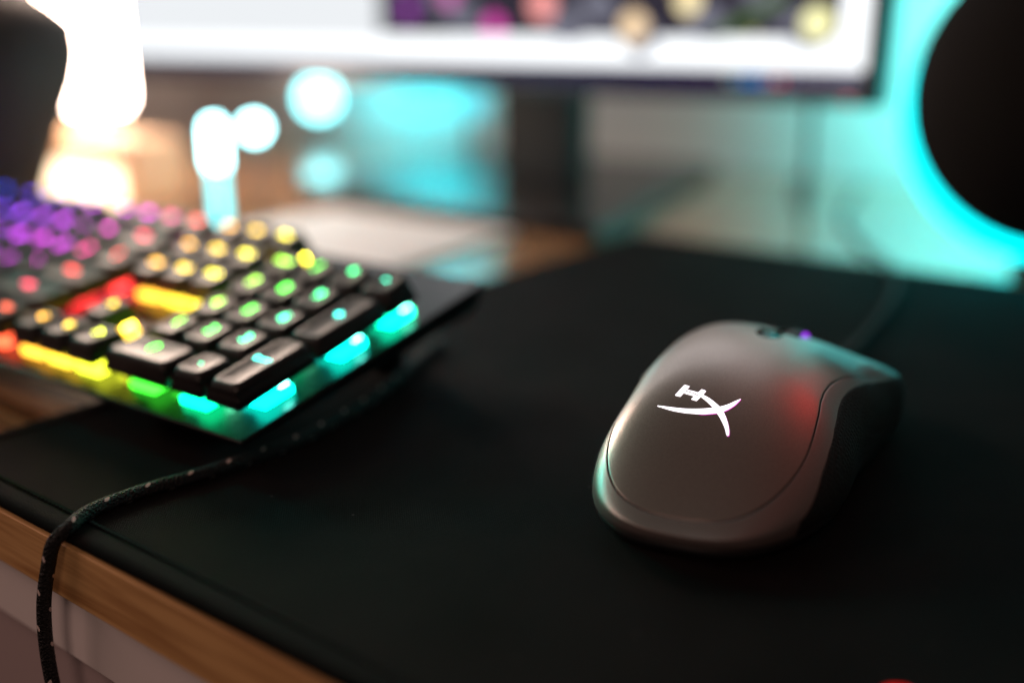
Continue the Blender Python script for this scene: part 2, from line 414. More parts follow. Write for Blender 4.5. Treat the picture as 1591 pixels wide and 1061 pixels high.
# lower / side shell
bm = bmesh.new(); rows = []
rows.append([surf(ANG[i], sm[i] + gap * .35, -0.9) for i in range(NA)])
rows.append([surf(ANG[i], sm[i] + gap * .55, -0.10) for i in range(NA)])
for j in range(46):
    rows.append([surf(ANG[i], min(1, sm[i] + gap + (1 - sm[i] - gap) * (j / 45))) for i in range(NA)])
def skirt(t_in, z, i):
    p = surf(ANG[i], 1.0); c = Vector((68, 0, 0)); d = Vector((p.x - c.x, p.y, 0)); L_ = d.length; d.normalize()
    return Vector((p.x - d.x * t_in, p.y - d.y * t_in, z))
for t_in, z in ((0.12, 7.2), (0.5, 6.0), (1.3, 5.1), (2.4, 4.7)):
    rows.append([skirt(t_in, z, i) for i in range(NA)])
rows = [[ML(p) for p in r_] for r_ in rows]
V = mesh_grid(bm, rows, True); lipset = set(V[0]); bmesh.ops.recalc_face_normals(bm, faces=bm.faces)
for f in bm.faces:
    if any(v in lipset for v in f.verts): f.material_index = 1
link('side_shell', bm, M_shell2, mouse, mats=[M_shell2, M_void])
# black inner body seen in the seams
bm = bmesh.new()
rows = [[ML(surf(2 * PI * i / 180, max(.004, j / 60), -1.0)) for i in range(180)] for j in range(59)]
V = mesh_grid(bm, rows, True); bm.faces.new(V[0])
kill = [f for f in bm.faces if slot(f.calc_center_median().x / MM, -f.calc_center_median().y / MM)]
bmesh.ops.delete(bm, geom=kill, context='FACES')
bmesh.ops.recalc_face_normals(bm, faces=bm.faces)
link('inner_body', bm, M_void, mouse)
bm = bmesh.new(); box(bm, 0.084, 0.13, -0.0055, 0.0085, 0.018, 0.024)
link('wheel_well', bm, M_void, mouse, False)
# base
bm = bmesh.new()
rows = [[ML(skirt(t_in, z, i)) for i in range(0, NA, 4)] for t_in, z in ((1.9, 4.9), (1.5, 4.4), (2.0, 2.6), (4.0, 1.0), (7.0, 0.7))]
V = mesh_grid(bm, rows, True); bm.faces.new(V[-1]); bmesh.ops.recalc_face_normals(bm, faces=bm.faces)
link('base', bm, M_blackp, mouse)
for u, w_ in ((8, 16), (126, 18)):
    bm = bmesh.new(); prism(bm, [((u + 5 * math.cos(a)) * MM, (w_ * math.sin(a)) * MM) for a in [2 * PI * k / 24 for k in range(24)]], 0.0001, 0.0008)
    link('glide_foot', bm, M_blackp, mouse, False)
# grips
def grip(T, a0, a1, name, off=0.35):
    bm = bmesh.new(); rows = []; n = 130; m = 40
    for i in range(n + 1):
        d = a0 + (a1 - a0) * i / n; g = lerp_tab(T, d); a = R(d); row = []
        row.append(surf(a, g, -0.5))
        for j in range(m + 1):
            s = g + (1.0 - g) * j / m
            edge = min(1, j / 2.5, i / 2.5, (n - i) / 2.5)
            row.append(surf(a, min(1, s), -0.3 + (off + .3) * math.sqrt(max(0, edge))))
        p = surf(a, 1.0); dd = Vector((p.x - 68, p.y, 0)).normalized()
        for t_in, z in ((-0.25, 7.6), (0.2, 6.2), (1.4, 5.2)):
            row.append(Vector((p.x - dd.x * t_in, p.y - dd.y * t_in, z)))
        rows.append([ML(q) for q in row])
    mesh_grid(bm, rows); bmesh.ops.recalc_face_normals(bm, faces=bm.faces)
    o = link(name, bm, M_grip, mouse); return o
GR = [(28, .99), (30, .90), (32.5, .815), (37, .735), (45, .665), (56, .600), (68, .572), (80, .562), (95, .562), (110, .577), (123, .60), (134, .655), (141, .72), (145, .80), (149, .90), (153, .985), (360, .99)]
grip(GR, 28.2, 152.8, 'side_grip')
GL = [(0, .99), (207, .985), (211, .90), (220, .86), (250, .85), (290, .85), (320, .87), (330, .93), (333, .985), (360, .99)]
grip(GL, 207.2, 332.8, 'side_grip')
for a0, a1 in ((256, 276), (278, 300)):
    bm = bmesh.new(); rows = []
    for i in range(31):
        d = a0 + (a1 - a0) * i / 30; e = min(1, i / 4, (30 - i) / 4)
        rows.append([ML(surf(R(d), .775 + .055 * j / 8, -.2 + 1.4 * math.sqrt(max(0, min(e, j / 3, (8 - j) / 3, 1))))) for j in range(9)])
    mesh_grid(bm, rows); bmesh.ops.recalc_face_normals(bm, faces=bm.faces)
    link('thumb_button', bm, M_blackp, mouse)
# button behind the wheel
bm = bmesh.new(); rows = []
for i in range(21):
    u = 87.0 + 10.6 * i / 20; wv = 3.2 * math.sqrt(max(0.02, 1 - max(0, (91.5 - u) / 5.2) ** 2))
    rows.append([ML(at_uv(u, -3.2 + wv * (j / 5 - 1), -1.2 + 0.8 * math.sqrt(max(0, min(1, i / 3, (20 - i) / 3, j / 3, (10 - j) / 3))))) for j in range(11)])
mesh_grid(bm, rows); bmesh.ops.recalc_face_normals(bm, faces=bm.faces)
link('middle_button', bm, M_gloss, mouse)
# scroll wheel
zc = at_uv(113, 1).z - 10.6
bm = bmesh.new()
prof = [(9.5, -3.2), (10.8, -3.0), (11.5, -2.2), (11.7, 0), (11.5, 2.2), (10.8, 3.0), (9.5, 3.2)]
lathe(bm, [(r * MM, y * MM) for r, y in prof], 64, (0.113, -0.001, zc * MM), True, 'Y')
wh = link('scroll_wheel', bm, M_blackp, mouse)
for y in (3.3,):
    bm = bmesh.new(); lathe(bm, [(10.3 * MM, (y - .25) * MM), (11.15 * MM, (y - .2) * MM), (11.15 * MM, (y + .2) * MM), (10.3 * MM, (y + .25) * MM)], 64, (0.113, -0.001, zc * MM), True, 'Y')
    link('light_ring', bm, M_purple, wh)
# emblem
def strip(U, Lw, off, shift=(0, 0), n=36, m=4):
    def samp(P_):
        Q = cr([(x, y, 0) for x, y in P_], 12) if len(P_) > 2 else [Vector((*P_[0], 0)).lerp(Vector((*P_[1], 0)), t / 12) for t in range(13)]
        d = [0]
        for a, b in zip(Q, Q[1:]): d.append(d[-1] + (b - a).length)
        out = []
        for k in range(n + 1):
            x = d[-1] * k / n; i = 0
            while i < len(d) - 2 and d[i + 1] < x: i += 1
            t = (x - d[i]) / max(1e-9, d[i + 1] - d[i]); out.append(Q[i].lerp(Q[i + 1], min(1, t)))
        return out
    A, B = samp(U), samp(Lw)
    return [[ML(at_uv(*(a.lerp(b, j / m).xy + Vector(shift)), off)) for j in range(m + 1)] for a, b in zip(A, B)]
Au = [(30.16, -20.07), (30.43, -15.81), (31.18, -11.7), (32.57, -7.85), (34.5, -4.21), (35.88, -2.31), (37.85, -0.39), (40.21, 1.19), (41.68, 2.27)]
Al = [(29.79, -19.92), (29.22, -15.33), (29.58, -11.09), (30.64, -7.14), (31.4, -5.25), (33.05, -2.4), (34.35, -0.92), (35.88, 0.27), (38.48, 1.55), (41.51, 2.32)]
Bu = [(38.75, -13.67), (38.72, -10.32), (38.38, -8.43), (37.77, -6.24), (36.67, -3.88), (35.75, -2.26), (34.39, -0.72), (32.49, 0.79), (30.11, 2.25), (28.13, 3.18), (26.84, 3.48)]
Bl = [(38.35, -13.7), (38.11, -11.21), (37.43, -9.19), (36.46, -7.08), (35.51, -5.43), (34.51, -3.99), (33.21, -2.35), (31.19, -0.25), (29.01, 1.57), (27.16, 2.74), (26.61, 3.14)]
Cu = [(37.91, -13.84), (37.7, -11.5), (37.27, -9.79)]; Cl = [(36.99, -14.12), (36.89, -12.75), (36.8, -10.5)]
H1 = [(40.48, -15.32), (40.37, -13.6), (35.25, -14.68), (35.28, -16.47)]
H2 = [(40.44, -9.73), (40.32, -8.25), (38.3, -8.62), (38.35, -10.34)]
H3 = [(37.35, -10.66), (37.2, -8.94), (35.21, -9.48), (35.27, -11.26)]
def emblem(off0, sh, m_, name, parts):
    bm = bmesh.new()
    for k, (U, Lw) in enumerate(parts): mesh_grid(bm, strip(U, Lw, off0 + .012 * k, sh))
    bmesh.ops.recalc_face_normals(bm, faces=bm.faces)
    return link(name, bm, m_, mouse)
quads = [(q[:2], [q[3], q[2]]) for q in (H1, H2, H3)]
em = emblem(0.06, (0, 0), M_logo, 'emblem', [(Au, Al), (Bu, Bl), (Cu, Cl)] + quads)
g = emblem(0.03, (-0.16, 0.20), M_logo_edge, 'emblem_light_bleed', [(Au[3:], Al[3:]), (Bu[4:], Bl[4:])])  # shifted magenta strip imitates light bleeding past the emblem's edge
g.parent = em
# mouse cable
cab = cr([Vector((-0.1285, 0.362, 0.008)), Vector((-0.130, 0.395, 0.004)), Vector((-0.132, 0.445, 0.0022)), Vector((-0.139, 0.511, 0.0022)), Vector((-0.153, 0.578, 0.0022)), Vector((-0.176, 0.632, 0.0010)), Vector((-0.215, 0.70, -0.0022)), Vector((-0.26, 0.80, -0.0022)), Vector((-0.30, 0.97, -0.0022))], 14)
inv = mouse.matrix_basis.copy()
inv = (Matrix.Translation(mouse.location) @ mouse.rotation_euler.to_matrix().to_4x4()).inverted()
bm = bmesh.new(); tube(bm, [inv @ p for p in cab], 0.0019, 12)
link('cable', bm, M_braid, mouse)

# ---------------------------------------------------------------- keyboard
U = 0.01905
KO = Vector((-0.3192, 0.1985, 0.0315))
TILT = R(11)
kb = thing('keyboard', 'black mechanical keyboard with rainbow backlit keys at the left', 'keyboard', (0, 0, 0), (TILT, 0, R(1.9)))
kbm = Matrix.Rotation(R(1.9), 4, 'Z') @ Matrix.Rotation(TILT, 4, 'X')
# local frame: x in units from numpad column 0, y in rows, z=0 at the plate's top
org = KO - kbm.to_3x3() @ Vector((0, 0.002, 0.0155))
kb.location = org
xL, xR, yF, yB = -19.35 * U, 3.78 * U, -0.82 * U, 6.35 * U
bm = bmesh.new()
box(bm, xL, xR, yF, yB, -0.0022, 0.0)
link('top_plate', bm, M_plate, kb, False, 0.0008)
bm = bmesh.new()
a = [bm.verts.new(c) for c in ((xL + .001, yF + .001, -.0023), (xR - .001, yF + .001, -.0023), (xR - .001, yB - .001, -.0023), (xL + .001, yB - .001, -.0023))]
b = [bm.verts.new(c) for c in ((xL + .006, yF + .006, -.006), (xR - .006, yF + .006, -.006), (xR - .003, yB - .003, -.012), (xL + .003, yB - .003, -.012))]
c_ = [bm.verts.new(c) for c in ((xL + .016, yF + .014, -.0108), (xR - .016, yF + .014, -.0108), (xR - .012, yB - .008, -.0155), (xL + .012, yB - .008, -.0155))]
bm.faces.new(a)
for A_, B_ in ((a, b), (b, c_)):
    for i in range(4): bm.faces.new((A_[i], A_[(i + 1) % 4], B_[(i + 1) % 4], B_[i]))
bm.faces.new(c_[::-1]); bmesh.ops.recalc_face_normals(bm, faces=bm.faces)
link('case', bm, M_case, kb, False, 0.0015)
R3 = kbm.to_3x3()
def local_ground(x, y):
    # plate-local z where the mat/desk lies below (x,y)
    p0 = org + R3 @ Vector((x, y, 0)); up = R3 @ Vector((0, 0, 1))
    return -(p0.z - 0.0002) / up.z
for x in (xL + 0.04, xR - 0.045):
    bm = bmesh.new(); gz = local_ground(x, yB - .022); box(bm, x - .011, x + .011, yB - .028, yB - .020, gz, -.0146)
    link('folding_foot', bm, M_case, kb, False, 0.001)
for x in (xL + 0.05, xR - 0.06):
    bm = bmesh.new(); gz = local_ground(x, yF + .024); box(bm, x - .012, x + .012, yF + .018, yF + .030, gz + .0006, -.0105)
    link('rubber_foot', bm, M_case, kb, False, 0.0006)

def hue_at(x, y):
    T = [(-19.5, 205), (-14, 232), (-11.5, 262), (-9, 288), (-7.2, 300), (-6, 335), (-5, 362), (-4.3, 376), (-3.6, 396), (-2.6, 404), (-1.25, 420), (-.6, 435), (0, 456), (1, 484), (2, 512), (3, 532), (4, 536)]
    x = x - 0.10 * (y - 1)
    for (a, h), (b, k) in zip(T, T[1:]):
        if a <= x <= b: return h + (k - h) * (x - a) / (b - a)
    return T[0][1] if x < T[0][0] else T[-1][1]
_em = {}
def led_mat(h, kind):
    h = round(h / 9) * 9
    s, pw = dict(legend=(0.74, 10.0), led=(0.80, 38.0), housing=(0.96, 3.6))[kind]
    if (h, kind) not in _em:
        if kind == 'housing' and h % 360 < 130: s = 0.80
        if kind == 'led' and h > 500: s = 0.62
        v = hsv(h, s, 1.0)
        if kind == 'housing': pw *= (2.6 if h > 510 else 1.1)  # cyan switch bodies glow stronger to spill teal onto the mouse
        k = 1.0 if 75 < h % 360 < 200 else 1.25
        _em[(h, kind)] = emat('%s_light_%03d' % (kind, h), v, pw * k)
    return _em[(h, kind)]

ROWH = {0: (0.0138, 4), 1: (0.0138, 0), 2: (0.0136, -1), 3: (0.0146, -4), 4: (0.0160, -8), 5.25: (0.0160, -8)}
def keycap_mesh(wu, hu, top, tilt):
    bm = bmesh.new()
    w0, d0 = wu * U / 2 - 0.0004, hu * U / 2 - 0.0004
    w1, d1 = w0 - 0.0029, d0 - 0.0021
    zb = 0.0066; off = 0.0010; tr = math.tan(R(tilt)); nx, ny = 10, 6
    def ring(w_, d_, z, r, dy=0.0, tl=0.0, n=5):
        pts = []
        for cx, cy, a0 in ((w_ - r, d_ - r, 0), (-w_ + r, d_ - r, 90), (-w_ + r, -d_ + r, 180), (w_ - r, -d_ + r, 270)):
            for k in range(n + 1):
                a = R(a0 + 90 * k / n); x, y = cx + r * math.cos(a), cy + r * math.sin(a)
                pts.append((x, y + dy, z - tr * y * tl))
        return [bm.verts.new(p) for p in pts]
    rs = [ring(w0 - .0012, d0 - .0012, zb + 0.006, .0010), ring(w0 - .0011, d0 - .0011, zb, .0010), ring(w0, d0, zb, 0.0012)]
    for t in (.5, .93):
        rs.append(ring(w0 + (w1 - w0) * t, d0 + (d1 - d0) * t, zb + (top - zb) * t, .0012 + .0012 * t, off * t, t))
    rs.append(ring(w1 - .0003, d1 - .0003, top, .0024, off, 1))
    rs.append(ring(w1 - .0009, d1 - .0009, top + .00005, .0022, off, 1))
    n = len(rs[0])
    for A_, B_ in zip(rs, rs[1:]):
        for i in range(n): bm.faces.new((A_[i], A_[(i + 1) % n], B_[(i + 1) % n], B_[i]))
    # dished top: shrinking rings
    last = rs[-1]
    for sc, dz in ((.8, -.00022), (.5, -.00048), (.2, -.0006)):
        rr = []
        for v in last if sc == .8 else rs[-1]:
            x, y = v.co.x, v.co.y - off
            if wu > hu * 1.6: xs = x - math.copysign(min(abs(x), w1) * 0 + (1 - sc) * (w1 - max(0, w1 - d1)), x) if abs(x) > (w1 - d1) else x; xs = xs
            else: xs = x * sc
            if hu > wu * 1.6: ys = y - math.copysign((1 - sc) * w1, y) if abs(y) > (d1 - w1) else y
            else: ys = y * sc
            rr.append(bm.verts.new((xs, ys + off, top - tr * ys + dz)))
        for i in range(n): bm.faces.new((last[i], last[(i + 1) % n], rr[(i + 1) % n], rr[i]))
        last = rr
    bm.faces.new(last)
    bmesh.ops.remove_doubles(bm, verts=bm.verts, dist=1e-6)
    bmesh.ops.recalc_face_normals(bm, faces=bm.faces)
    return bm
_txt = {}
def text_mesh(s, size):
    if (s, size) in _txt: return _txt[(s, size)]
    c = bpy.data.curves.new('t', 'FONT'); c.body = s; c.size = size; c.align_x = 'CENTER'; c.align_y = 'CENTER'; c.offset = size * .02
    c.resolution_u = 3
    o = bpy.data.objects.new('t', c); COL.objects.link(o)
    dg = bpy.context.evaluated_depsgraph_get(); me = bpy.data.meshes.new_from_object(o.evaluated_get(dg))
    bpy.data.objects.remove(o); _txt[(s, size)] = me
    return me
_cap = {}
def key(x, y, wu, hu, s, row=None, stuff=None):
    row = y if row is None else row
    top, tilt = ROWH[row]
    X, Y = x * U, y * U + (hu - 1) * U * 0.0
    k = (wu, hu, row)
    if k not in _cap:
        bmk = keycap_mesh(wu, hu, top, tilt); me = bpy.data.meshes.new('keycap'); bmk.normal_update(); bmk.to_mesh(me); bmk.free()
        me.materials.append(M_key)
        for p in me.polygons: p.use_smooth = True
        _cap[k] = me
    if stuff is not None:
        stuff.append((_cap[k], (X, Y, 0))); return
    o = bpy.data.objects.new('keycap', _cap[k]); COL.objects.link(o); o.parent = kb; o.location = (X, Y, 0)
    h = hue_at(x, y)
    # legend on the rear half of the top
    if s:
        size = 0.0072 if len(s) == 1 else (0.0036 if len(s) > 3 else 0.0043)
        me = text_mesh(s, size).copy(); me.materials.clear(); me.materials.append(led_mat(h, 'legend'))
        lo = bpy.data.objects.new('legend', me); COL.objects.link(lo); lo.parent = o
        yy = (0.0024 if hu == 1 else 0.0024)
        zz = top - math.tan(R(tilt)) * (yy - 0.001) + 0.00006
        lo.location = (0.0, yy, zz); lo.rotation_euler = (-R(tilt), 0, 0)
    # switch, its body made to glow as if lit through, and its LED
    bm = bmesh.new()
    box(bm, -.0068, .0068, -.0068, .0068, 0.0002, 0.0030)
    box(bm, -.0030, .0030, -.0040, .0030, 0.0030, 0.0080)
    sw = link('switch', bm, None, kb, False, mats=[led_mat(h, 'housing')]); sw.location = (X, Y, 0)
    bm = bmesh.new(); box(bm, -.0050, .0050, .0030, .0066, 0.0031, 0.0052)
    link('led', bm, None, sw, False, mats=[led_mat(h, 'led')])

rest = []
# numeric pad (x = column centre, y = row)
for c, t in enumerate(('7', '8', '9')): key(c, 3, 1, 1, t)
for c, t in enumerate(('4', '5', '6')): key(c, 2, 1, 1, t)
for c, t in enumerate(('1', '2', '3')): key(c, 1, 1, 1, t)
for c, t in enumerate(('Num', '/', '*', '-')): key(c, 4, 1, 1, t)
key(.5, 0, 2, 1, '0'); key(2, 0, 1, 1, '.')
key(3, 2.5, 1, 2, '+', 2); key(3, 0.5, 1, 2, 'Enter', 1)
# navigation cluster
nx = -3.25 - 0.0
for c, t in enumerate(('Ins', 'Hm', 'PgU')): key(nx + c, 4, 1, 1, t)
for c, t in enumerate(('Del', 'End', 'PgD')): key(nx + c, 3, 1, 1, t)
for c, t in enumerate(('Prt', 'Scr', 'Pau')): key(nx + c, 5.25, 1, 1, t)
key(nx + 1, 1, 1, 1, '^')
for c, t in enumerate(('<', 'v', '>')): key(nx + c, 0, 1, 1, t)
# main block: left edge of the block at bx
bx = nx - 0.75 - 15 + 0.0
def row(y, items):
    x = bx
    for wu, t in items:
        if t is not None:
            far = x + wu / 2 < bx + 1.05
            key(x + wu / 2, y, wu, 1, t, stuff=rest if far else None)
        x += wu
row(4, [(1, '`')] + [(1, ch) for ch in '1234567890-='] + [(2, 'Back')])
row(3, [(1.5, 'Tab')] + [(1, ch) for ch in 'QWERTYUIOP[]'] + [(1.5, '\\')])
row(2, [(1.75, 'Caps')] + [(1, ch) for ch in "ASDFGHJKL;'"] + [(2.25, 'Enter')])
row(1, [(2.25, 'Shift')] + [(1, ch) for ch in 'ZXCVBNM,./'] + [(2.75, 'Shift')])
row(0, [(1.25, 'Ctrl'), (1.25, 'Win'), (1.25, 'Alt'), (6.25, ''), (1.25, 'Alt'), (1.25, 'Fn'), (1.25, 'Menu'), (1.25, 'Ctrl')])
row(5.25, [(1, 'Esc'), (1, None)] + [(1, 'F%d' % i) for i in (1, 2, 3, 4)] + [(.5, None)] + [(1, 'F%d' % i) for i in (5, 6, 7, 8)] + [(.5, None)] + [(1, 'F%d' % i) for i in (9, 10, 11, 12)])
if rest:
    bm = bmesh.new()
    for me, loc in rest:
        n0 = len(bm.verts); bm.from_mesh(me); bm.verts.ensure_lookup_table()
        for v in bm.verts[n0:]: v.co += Vector(loc)
    o = link('keycaps', bm, M_key, kb); o['kind'] = 'stuff'

# ---------------------------------------------------------------- braided cable at the desk's front edge
pts = [(-0.262, 0.262), (-0.2565, 0.235), (-0.2535, 0.214), (-0.2545, 0.198), (-0.2560, 0.185), (-0.2585, 0.172), (-0.2612, 0.161), (-0.2625, 0.147), (-0.2615, 0.139)]
path = [Vector((-0.290, 0.335, 0.0023)), Vector((-0.272, 0.290, 0.0023))] + [Vector((x, y, 0.0023)) for x, y in pts] + [Vector((-0.2590, 0.1325, 0.0014)), Vector((-0.2620, 0.1292, -0.0030)), Vector((-0.2660, 0.1284, -0.012)), Vector((-0.2712, 0.1280, -0.026)), Vector((-0.2740, 0.1280, -0.042)), Vector((-0.2735, 0.1280, -0.058)), Vector((-0.268, 0.1275, -0.085)), Vector((-0.26, 0.127, -0.14)), Vector((-0.25, 0.127, -0.22))]
path = cr(path, 24)
cable = thing('braided_cable', 'black braided cable with white flecks hanging over the desk edge', 'cable', (-0.259, 0.1325, 0))
loc = cable.location
bm = bmesh.new(); rc = 0.00215
P2 = [p - Vector(loc) for p in path]
fr = tube(bm, P2, rc, 14, braid=0.0)
sl = link('sleeve', bm, M_braid, cable)
# braid relief in the sleeve's material
def _braid(m):
    nt = m.node_tree; L = nt.links; b = bsdf(m)
    tc = N(m, 'ShaderNodeTexCoord'); v = N(m, 'ShaderNodeTexVoronoi'); v.inputs['Scale'].default_value = 1100
    L.new(tc.outputs['Object'], v.inputs['Vector'])
    bp = N(m, 'ShaderNodeBump'); bp.inputs['Strength'].default_value = 1.0; bp.inputs['Distance'].default_value = 0.0012
    L.new(v.outputs['Distance'], bp.inputs['Height']); L.new(bp.outputs['Normal'], b.inputs['Normal'])
_braid(M_braid)
bm = bmesh.new()
s_acc = 0; nxt = 0.004; cnt = 0
for i in range(1, len(P2) - 1):
    s_acc += (P2[i] - P2[i - 1]).length
    if s_acc > nxt:
        nxt += 0.0068; cnt += 1
        t, x, y = fr[i]
        if fr[i][2].z < 0: y = -y
        a0 = R(108 if cnt % 2 else 215) if True else 0
        # choose the sides that face outwards/upwards along the run
        for aa in (a0,):
            rows = []
            for k in range(5):
                ds = (k / 4 - .5) * 0.0021; hw = 0.24 * math.sqrt(max(0.05, 1 - (k / 2 - 1) ** 2)) * 1.15
                rows.append([P2[i] + t * ds + (x * math.cos(aa + ds * 160 + j * hw) + y * math.sin(aa + ds * 160 + j * hw)) * (rc * 1.035) for j in (-1, 0, 1)])
            V = [[bm.verts.new(q) for q in r_] for r_ in rows]
            for A_, B_ in zip(V, V[1:]):
                for j in range(2): bm.faces.new((A_[j], A_[j + 1], B_[j + 1], B_[j]))
link('white_flecks', bm, M_fleck, cable)

# ---------------------------------------------------------------- monitor
MY = 0.66
mon = thing('monitor', 'wide black monitor showing a white page with a keyboard photo', 'monitor', (-0.51, 0.75, DZ))
def mobj(name, bm, m, parent=mon, smooth=False, bevel=0, mats=None):
    o = link(name, bm, m, parent, smooth, bevel, mats)
    off = Vector(mon.location)
    if parent == mon:
        for v in o.data.vertices: v.co -= off
    return o
bm = bmesh.new(); box(bm, -1.030, -0.1975, MY + 0.002, MY + 0.022, 0.0925, 0.462)
box(bm, -1.030, -0.2096, MY - .0012, MY + 0.002, 0.0925, 0.1005); box(bm, -0.2095, -0.1975, MY - .0012, MY + .002, 0.0925, 0.462)
box(bm, -1.030, -1.022, MY - .0012, MY + .002, 0.1016, 0.462); box(bm, -1.0219, -0.2096, MY - .0012, MY + .002, 0.455, 0.462)
mobj('housing', bm, M_bezel, bevel=0.0006)
bm = bmesh.new(); box(bm, -0.80, -0.42, MY + .023, MY + .05, 0.16, 0.40)
mobj('rear_cover', bm, M_blackp, bevel=0.008)
# screen picture
M_page = emat('screen_white', (0.95, 0.98, 1.0), 1.55); M_page2 = emat('screen_grey', (0.88, 0.91, 0.94), 0.98)
M_photo = emat('screen_dark', (0.035, 0.03, 0.045), 1.0); M_task = emat('screen_taskbar', (0.022, 0.015, 0.05), 1.0)
cols = [M_page, M_page2, M_photo, M_task]
def addm(c, s=1.0): cols.append(emat('screen_colour', c, s)); return len(cols) - 1
bm = bmesh.new()
def q(x0, x1, z0, z1, d, mi): 
    vs = [bm.verts.new(c) for c in ((x0, MY - d, z0), (x1, MY - d, z0), (x1, MY - d, z1), (x0, MY - d, z1))]
    bm.faces.new(vs).material_index = mi
q(-1.022, -0.2096, 0.1006, 0.455, 0, 0)
q(-1.022, -0.6315, 0.1300, 0.455, .0002, 1)
q(-0.631, -0.2275, 0.1340, 0.235, .0002, 2)
q(-1.022, -0.2097, 0.1007, 0.1145, .0002, 3)
def disc(x, z, r, mi, d, n=24, ex=1.0, rot=0):
    vs = []
    for k in range(n):
        a = 2 * PI * k / n; u, v = r * ex * math.cos(a), r * math.sin(a)
        vs.append(bm.verts.new((x + u * math.cos(rot) - v * math.sin(rot), MY - d, z + u * math.sin(rot) + v * math.cos(rot))))
    bm.faces.new(vs[::-1] if False else vs).material_index = mi
gk = addm((0.17, 0.17, 0.22)); gk2 = addm((0.055, 0.05, 0.075)); grn = addm((0.05, 0.11, 0.015))
for x, z in ((-.5374, .1503), (-.409, .1562), (-.3202, .1445), (-.4372, .1426), (-.5576, .164), (-.2792, .1586), (-.2480, .1400), (-.3750, .1350)): disc(x, z, .013, gk, .0004, ex=1.3, rot=-.3)
random.seed(3)
for i in range(2):
    for j in range(12):
        disc(-.610 + j * .033 + (i % 2) * .012, .185 + i * .031, .0125, gk, .0004, ex=1.25, rot=-.3)
for x, z, c, r in ((-.5968, .1559, (.25, .05, .32), .0095), (-.5059, .1415, (.75, .07, .45), .0088), (-.4593, .1575, (.85, .32, .30), .0115), (-.3786, .1420, (.85, .62, .38), .0105), (-.3357, .1590, (.9, .75, .42), .0095), (-.2429, .1435, (.85, .82, .42), .0105), (-.2863, .1365, (.55, .50, .2), .0022), (-.552, .166, (.6, .1, .4), .008)):
    disc(x, z, r * 1.0, addm(c, 1.45), .0006)
for i in range(2):
    for j in range(12):
        h = 300 + j * 12 + i * 5
        disc(-.604 + j * .033 + (i % 2) * .012, .188 + i * .031, .0072, addm(hsv(h, .6, .9), .9), .0006, 12)
vs = [bm.verts.new((x, MY - .0005, z)) for x, z in ((-.322, .1352), (-.308, .1348), (-.262, .158), (-.268, .164))]; bm.faces.new(vs).material_index = grn
for x, c, r in ((-.3005, (.35, .45, .35), .0022), (-.2935, (.02, .35, .55), .0022), (-.2865, (.03, .20, .8), .0022), (-.2795, (.04, .35, .7), .0022), (-.2725, (.5, .5, .6), .0022), (-.2655, (.7, .12, .12), .0022), (-.2585, (.3, .3, .4), .0020)):
    disc(x, .1066, r, addm(c, 2.0), .0004, 12)
tx = addm((.45, .43, .52), 1.3)
for x0, x1 in ((-.252, -.246), (-.2445, -.238), (-.2365, -.2310), (-.229, -.2115)):
    q(x0, x1, .1078, .1088, .0004, tx); q(x0, x1 - .001, .1050, .1060, .0004, tx)
bmesh.ops.recalc_face_normals(bm, faces=bm.faces)
mobj('screen', bm, None, mats=cols)
bm = bmesh.new(); box(bm, -.2205, -.2155, MY - .0018, MY - .0013, .0950, .0966)
mobj('power_light', bm, M_red)
bm = bmesh.new(); box(bm, -.560, -.478, 0.735, 0.765, .008, .30)
mobj('stand_column', bm, M_col, bevel=.004)
bm = bmesh.new(); box(bm, -.545, -.493, MY + .0505, 0.7345, .24, .30)
mobj('stand_arm', bm, M_stand, bevel=.002)
bm = bmesh.new(); prism(bm, [(-.700, .607), (-.362, .588), (-.450, .965), (-.70, .93)], DZ + .0005, 0.0075)  # front-right corner pulled forward to darken the shaded desk there
mobj('stand_base', bm, M_stand, bevel=.002)

# things behind
bm = bmesh.new(); tube(bm, cr([Vector((-.296, .80, .20)), Vector((-.290, .79, .08)), Vector((-.283, .777, .015)), Vector((-.292, .80, DZ + .0035)), Vector((-.33, .88, DZ + .0035)), Vector((-.36, .97, DZ + .0035))], 12), .003, 10)
tag(link('thin_lead', bm, M_blackp), 'thin dark cord dropping behind the right half of the monitor', 'cord')

glare_bm = bmesh.new(); box(glare_bm, -.09, .09, -.105, .105, 0, .0035)  # white slab added in place of the bright wall reflection on the desk
po = tag(link('glare_slab', glare_bm, M_glare, None, False, .0006), 'added white slab standing for a bright reflection on the desk behind the keyboard', 'glare_slab')
po.location = (-.510, .470, DZ + .0003); po.rotation_euler = (0, 0, R(3))

# lamp
lamp = thing('desk_lamp', 'overexposed glowing white lamp on a pale wooden base behind the keyboard', 'lamp', (-.835, .504, DZ))
def rbox(bm, cx, cy, wx, wy, r, z0, z1, t=0.0, n=6):
    rings = []
    for z, k in ((z0, .82), (z0 + .006, .97), (z0 + .014, 1), (z1 - .006, 1 - t), (z1, .95 - t)):
        ring = []
        for sx, sy, a0 in ((1, 1, 0), (-1, 1, 90), (-1, -1, 180), (1, -1, 270)):
            for i in range(n + 1):
                a = R(a0 + 90 * i / n); ring.append(bm.verts.new((cx + (sx * (wx - r) + r * math.cos(a)) * k, cy + (sy * (wy - r) + r * math.sin(a)) * k, z)))
        rings.append(ring)
    m = len(rings[0])
    for A_, B_ in zip(rings, rings[1:]):
        for i in range(m): bm.faces.new((A_[i], A_[(i + 1) % m], B_[(i + 1) % m], B_[i]))
    bm.faces.new(rings[0][::-1]); bm.faces.new(rings[-1])
bm = bmesh.new(); rbox(bm, -.014, .010, .031, .027, .020, .076, .42)
link('shade', bm, M_lampglow, lamp)
bm = bmesh.new(); rbox(bm, 0, 0, .096, .030, .018, .0005, .056)
